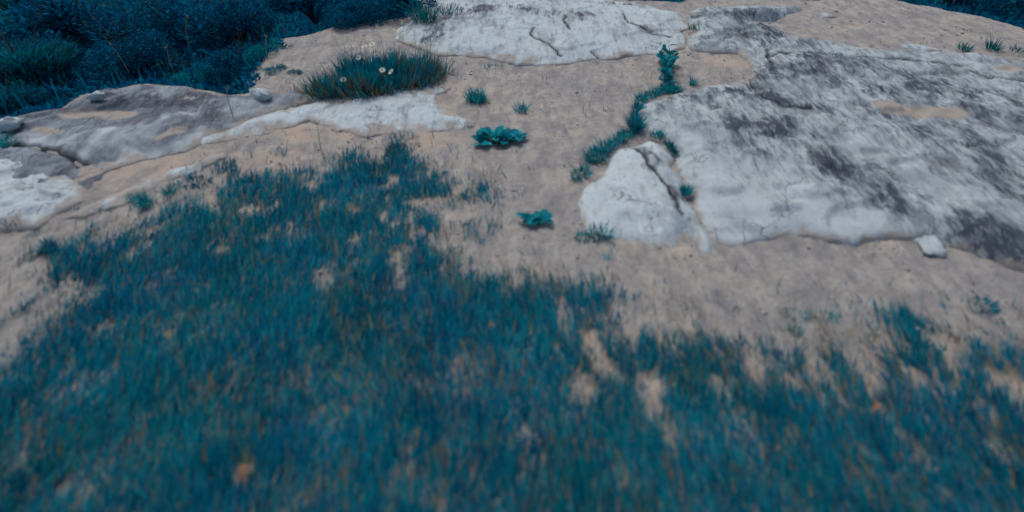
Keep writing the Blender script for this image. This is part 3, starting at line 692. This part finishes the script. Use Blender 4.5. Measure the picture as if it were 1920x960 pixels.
# ------------------------------------------------------------------ scrub beyond the rim
def leafcloud(P, size, col, up=.5, ar=.45):
    """one folded leaf (2 triangles sharing the midrib) per point"""
    n = len(P)
    d_ = rng.normal(0, 1, (n, 3)); d_[:, 2] = np.abs(d_[:, 2]) * up + .15; d_ /= np.linalg.norm(d_, axis=1)[:, None]
    s_ = np.cross(d_, rng.normal(0, 1, (n, 3))); s_ /= np.linalg.norm(s_, axis=1)[:, None]
    u_ = np.cross(d_, s_)
    V = np.zeros((n, 4, 3)); L_ = size[:, None]
    V[:, 0] = P; V[:, 1] = P + d_ * L_ * .5 + s_ * L_ * ar * .5 + u_ * L_ * .1; V[:, 2] = P + d_ * L_; V[:, 3] = P + d_ * L_ * .5 - s_ * L_ * ar * .5 + u_ * L_ * .1
    F = (np.array([(0, 1, 2), (0, 2, 3)])[None] + 4 * np.arange(n)[:, None, None]).reshape(-1, 3)
    return V.reshape(-1, 3), F, np.repeat(col, 4, 0)
# low undergrowth nobody could count: leaf canopy over the falling ground
N = 460000
ux, uy = rng.uniform(-11, 9, N), rng.uniform(1.2, 15, N)
sp = psd(ux, uy, PLATEAU)
dist = np.hypot(ux, uy)
inview = (np.abs(ux) < 1.25 * uy + 2.0)
k = (sp < -.06) & inview & (rng.uniform(0, 1, N) < np.clip(5 / dist, .25, 1)) & (dist < 14)
ux, uy, sp, dist = ux[k], uy[k], sp[k], dist[k]; N = len(ux)
uz, _ = ground_z(ux, uy)
bump = np.clip(.30 + .42 * fbm(ux * 1.5, uy * 1.5, 4, 201), .03, 1) * sstep(.02, .55, -sp) * (.55 + .25 * sstep(1, 4, -sp))
hgt = bump * (1 - .75 * rng.uniform(0, 1, N) ** 2.2)
pm = fbm(ux * 1.1, uy * 1.1, 3, 205)
cl = tints(DEEP, N, .18); kk = pm > .22; cl[kk] = tints(np.concatenate([DEEP, GLAD]), kk.sum(), .3)
V1 = leafcloud(np.stack([ux, uy, uz + hgt], 1), rng.uniform(.022, .055, N) * (.8 + dist * .06), cl, .9)
n2 = 12000; kk = rng.integers(0, N, n2)
V2 = blades(np.stack([ux[kk], uy[kk], uz[kk] + bump[kk] * .7], 1), rng.uniform(.08, .22, n2), rng.uniform(.003, .007, n2), rng.uniform(0, 6.28, n2), np.abs(rng.normal(.2, .2, n2)), rng.uniform(.1, .7, n2), tints(np.concatenate([DEEP, DEEP, TEAL]), n2, .3))
V, F, C = merge([V1, V2])
tag(obj('undergrowth', mesh_np('undergrowth', V, F, {'tint': C}, True, M_scrub)), 'dark blue-green scrub covering the slope below the rocks', 'undergrowth', kind='stuff')

def bush_meshes(seed, n, pal, ls, kind='leaf'):
    global rng
    keep, rng = rng, np.random.default_rng(seed)
    lob = rng.normal(0, 1, (9, 3)); lob[:, 2] = np.abs(lob[:, 2]); lob /= np.linalg.norm(lob, axis=1)[:, None]
    lc = lob * rng.uniform(.35, .75, (9, 1)) * np.array([1, 1, .85]); lr = rng.uniform(.25, .45, 9)
    w_ = rng.integers(0, 9, n)
    d_ = rng.normal(0, 1, (n, 3)); d_ /= np.linalg.norm(d_, axis=1)[:, None]
    P = lc[w_] + d_ * (lr[w_] * rng.uniform(.45, 1.08, n) ** .6)[:, None]
    P[:, 2] = np.maximum(P[:, 2], -.1) 
    shade = 1 + .3 * (rng.uniform(0, 1, 9) - .5)
    cl = tints(pal, n, .3); cl[:, :3] *= shade[w_][:, None]
    if kind == 'leaf':
        res = leafcloud(P, ls * rng.uniform(.6, 1.3, n), cl, .8)
    else:
        res = blades(P * np.array([1, 1, .7]), ls * 5 * rng.uniform(.6, 1.3, n), ls * .30 * rng.uniform(.7, 1.2, n), np.arctan2(P[:, 0], P[:, 1]) + rng.normal(0, .4, n), np.abs(rng.normal(.35, .25, n)), rng.uniform(.6, 1.5, n), cl, 4)
    fol = mesh_np('foliage', res[0], res[1], {'tint': res[2]}, True, M_scrub)
    vs, fs, off = [], [], 0
    for c_ in lc:
        V, F = tube([(0, 0, -.35), tuple(c_ * .45 + np.array([0, 0, -.05])), tuple(c_), tuple(c_ * 1.25)], .035, .008); vs.append(V); fs.append(F + off); off += len(V)
    for k_ in range(5):
        a_ = rng.uniform(0, 6.28); e = rng.uniform(.2, .7)
        V, F = tube([(0, 0, 0), (e * .5 * math.cos(a_), e * .5 * math.sin(a_), .8), (e * math.cos(a_), e * math.sin(a_), 1.25 + .3 * rng.random())], .012, .004, 4); vs.append(V); fs.append(F + off); off += len(V)
    stm = mesh_np('stem', np.concatenate(vs), np.concatenate(fs), None, True, M_stem)
    rng = keep
    return fol, stm
BV = [bush_meshes(501, 5200, DEEP, .085), bush_meshes(502, 6000, np.concatenate([DEEP, TEAL[3:4]]), .07), bush_meshes(503, 4200, DEEP, .10), bush_meshes(504, 3800, np.concatenate([GLAD * .7, DEEP[2:5]]), .065, 'blade'), bush_meshes(505, 4200, np.concatenate([TEAL, GLAD]), .08)]
def bush(label, px, py, z, rad_, v, squash=1.0):
    x, y = G(px, py, z)
    root = obj('bush', None, loc=(x, y, z), rz=random.uniform(0, 6.28)); root.scale = (rad_, rad_, rad_ * squash)
    obj('foliage', BV[v][0], root); obj('stem', BV[v][1], root)
    return tag(root, label, 'bush', 'bushes on the slope beyond the rocks')
for a_ in [('soft mound of drooping teal grass blades at the far left above the ledge', 55, 150, -.30, .50, 3, .7),
           ('smaller drooping grass mound in the top left corner', 40, 40, -.30, .60, 3, .7),
           ('drooping grass mound touching the corner of the ledge at the left edge', 20, 205, -.25, .28, 3, .7),
           ('dark bush with near-black hollows right of the left grass mounds', 150, 85, -.35, .55, 2, .8),
           ('dark bush directly above the leftmost bump of the ledge', 250, 120, -.30, .38, 0, .8),
           ('bush with a lighter arched spray of leaves just behind the ledge', 375, 168, -.22, .20, 4, .9),
           ('dark round bush behind the low dip at the right end of the ledge', 450, 150, -.22, .28, 1, .9),
           ('dark bush standing between the arched spray and the top edge', 340, 75, -.35, .55, 1, .8),
           ('tall dark bush left of the start of the sandy path', 440, 60, -.25, .45, 0, .9),
           ('bush overhanging the sandy path with ragged sprigs', 508, 112, -.05, .17, 4, .9),
           ('small ragged sprig bush at the corner of the sandy path', 520, 140, -.02, .09, 4, .8),
           ('little dark sprig on the pale path left of the flowering tuft', 553, 140, -.01, .05, 4, .8),
           ('dark bush at the top edge above the sandy path', 585, 14, .02, .42, 2, .8),
           ('low dark bush bordering the path left of the far white slab', 680, 34, .02, .26, 1, .6),
           ('dark bush with black gaps touching the far white slab', 738, 6, .03, .36, 2, .7),
           ('dark bush behind the far white slab at its right end', 1250, -14, -.35, .42, 0, .7),
           ('dark bush behind the brow of the upper right slab', 1480, -22, -.40, .45, 1, .7),
           ('dark bush beyond the sandy brow left of the right corner', 1790, -10, -.40, .50, 2, .8),
           ('dark bush in the top right corner beyond the sand', 1900, 15, -.35, .45, 0, .8)]:
    bush(*a_)

# pale dry stems standing out of the scrub and meadow
def stalk(label, px, py, z, h, lx, ly, col, w=.003):
    x, y = G(px, py, z)
    V, F = tube([(0, 0, -.05), (lx * .35, ly * .35, h * .5), (lx, ly, h)], w, w * .5, 5)
    V2, F2, C2 = tuft_mesh(10, .006, h * .18, STRAW, int(px), .4, w * 1.6)
    m, t_, o_ = (bpy.data.materials.get('dry_stalk'), None, None)
    if not m:
        m, t_, o_ = new_mat('dry_stalk'); bb = NB(t_); bb.l(bb.bsdf(bb.ramp(bb.noise(bb.pos((1, 1, .2)), 50), [(.3, (.16, .15, .10)), (.7, (.30, .27, .19))]), .85), o_.inputs[0])
    root = tag(obj('dry_stalk', None, loc=(x, y, z if z else zat(x, y))), label, 'dry stalk', 'thin dry stalks')
    obj('stem', mesh_np('stem', V, F, None, True, m), root)
    obj('seed_head', mesh_np('seed_head', V2, F2, {'tint': C2}, True, M_grass), root, (lx, ly, h))
stalk('thin dry stalk standing on the sand above the meadow edge', 606, 300, 0, .16, -.004, .05, 0, .0022)
stalk('thin dry stalk at the right end of the dark ledge', 434, 214, .04, .13, .012, .02, 0, .0022)
stalk('pale leaning stalk in the middle of the dark scrub', 350, 76, -.15, .16, .06, .02, 0, .004)
stalk('pale leaning stalk low in the scrub above the ledge', 235, 122, -.18, .14, -.05, .02, 0, .003)
stalk('pale stalk in the top left corner of the scrub', 12, 32, -.1, .2, -.06, .02, 0, .004)
stalk('branched pale stalk by the start of the sandy path', 502, 118, -.02, .16, .03, .02, 0, .003)
stalk('pale stalk at the top of the scrub above the path', 590, 38, -.1, .2, .02, .02, 0, .004)
stalk('short pale stalk in the scrub left of the arched spray', 322, 130, -.15, .14, .01, .03, 0, .003)

# fallen leaves among the grass
DL = leaf_mesh('fallen_leaf', 1, .5, .8, .9, (.3, .15, .05), 77, M_dry, .35)
for lb, px, py, s_, rz_, zz_ in [('tan fallen leaf lying in a gap at the bottom left of the meadow', 456, 905, .05, .3, .02),
    ('orange-brown fallen leaf in the grass on the right side of the meadow', 1630, 775, .045, -.7, .05)]:
    x, y = G(px, py, zz_)
    o = tag(obj('fallen_leaf', DL, None, (x, y, zat(x, y) + zz_), rz_, s_), lb, 'leaf', 'fallen leaves in the grass'); o.rotation_euler = (.1, .2, rz_)
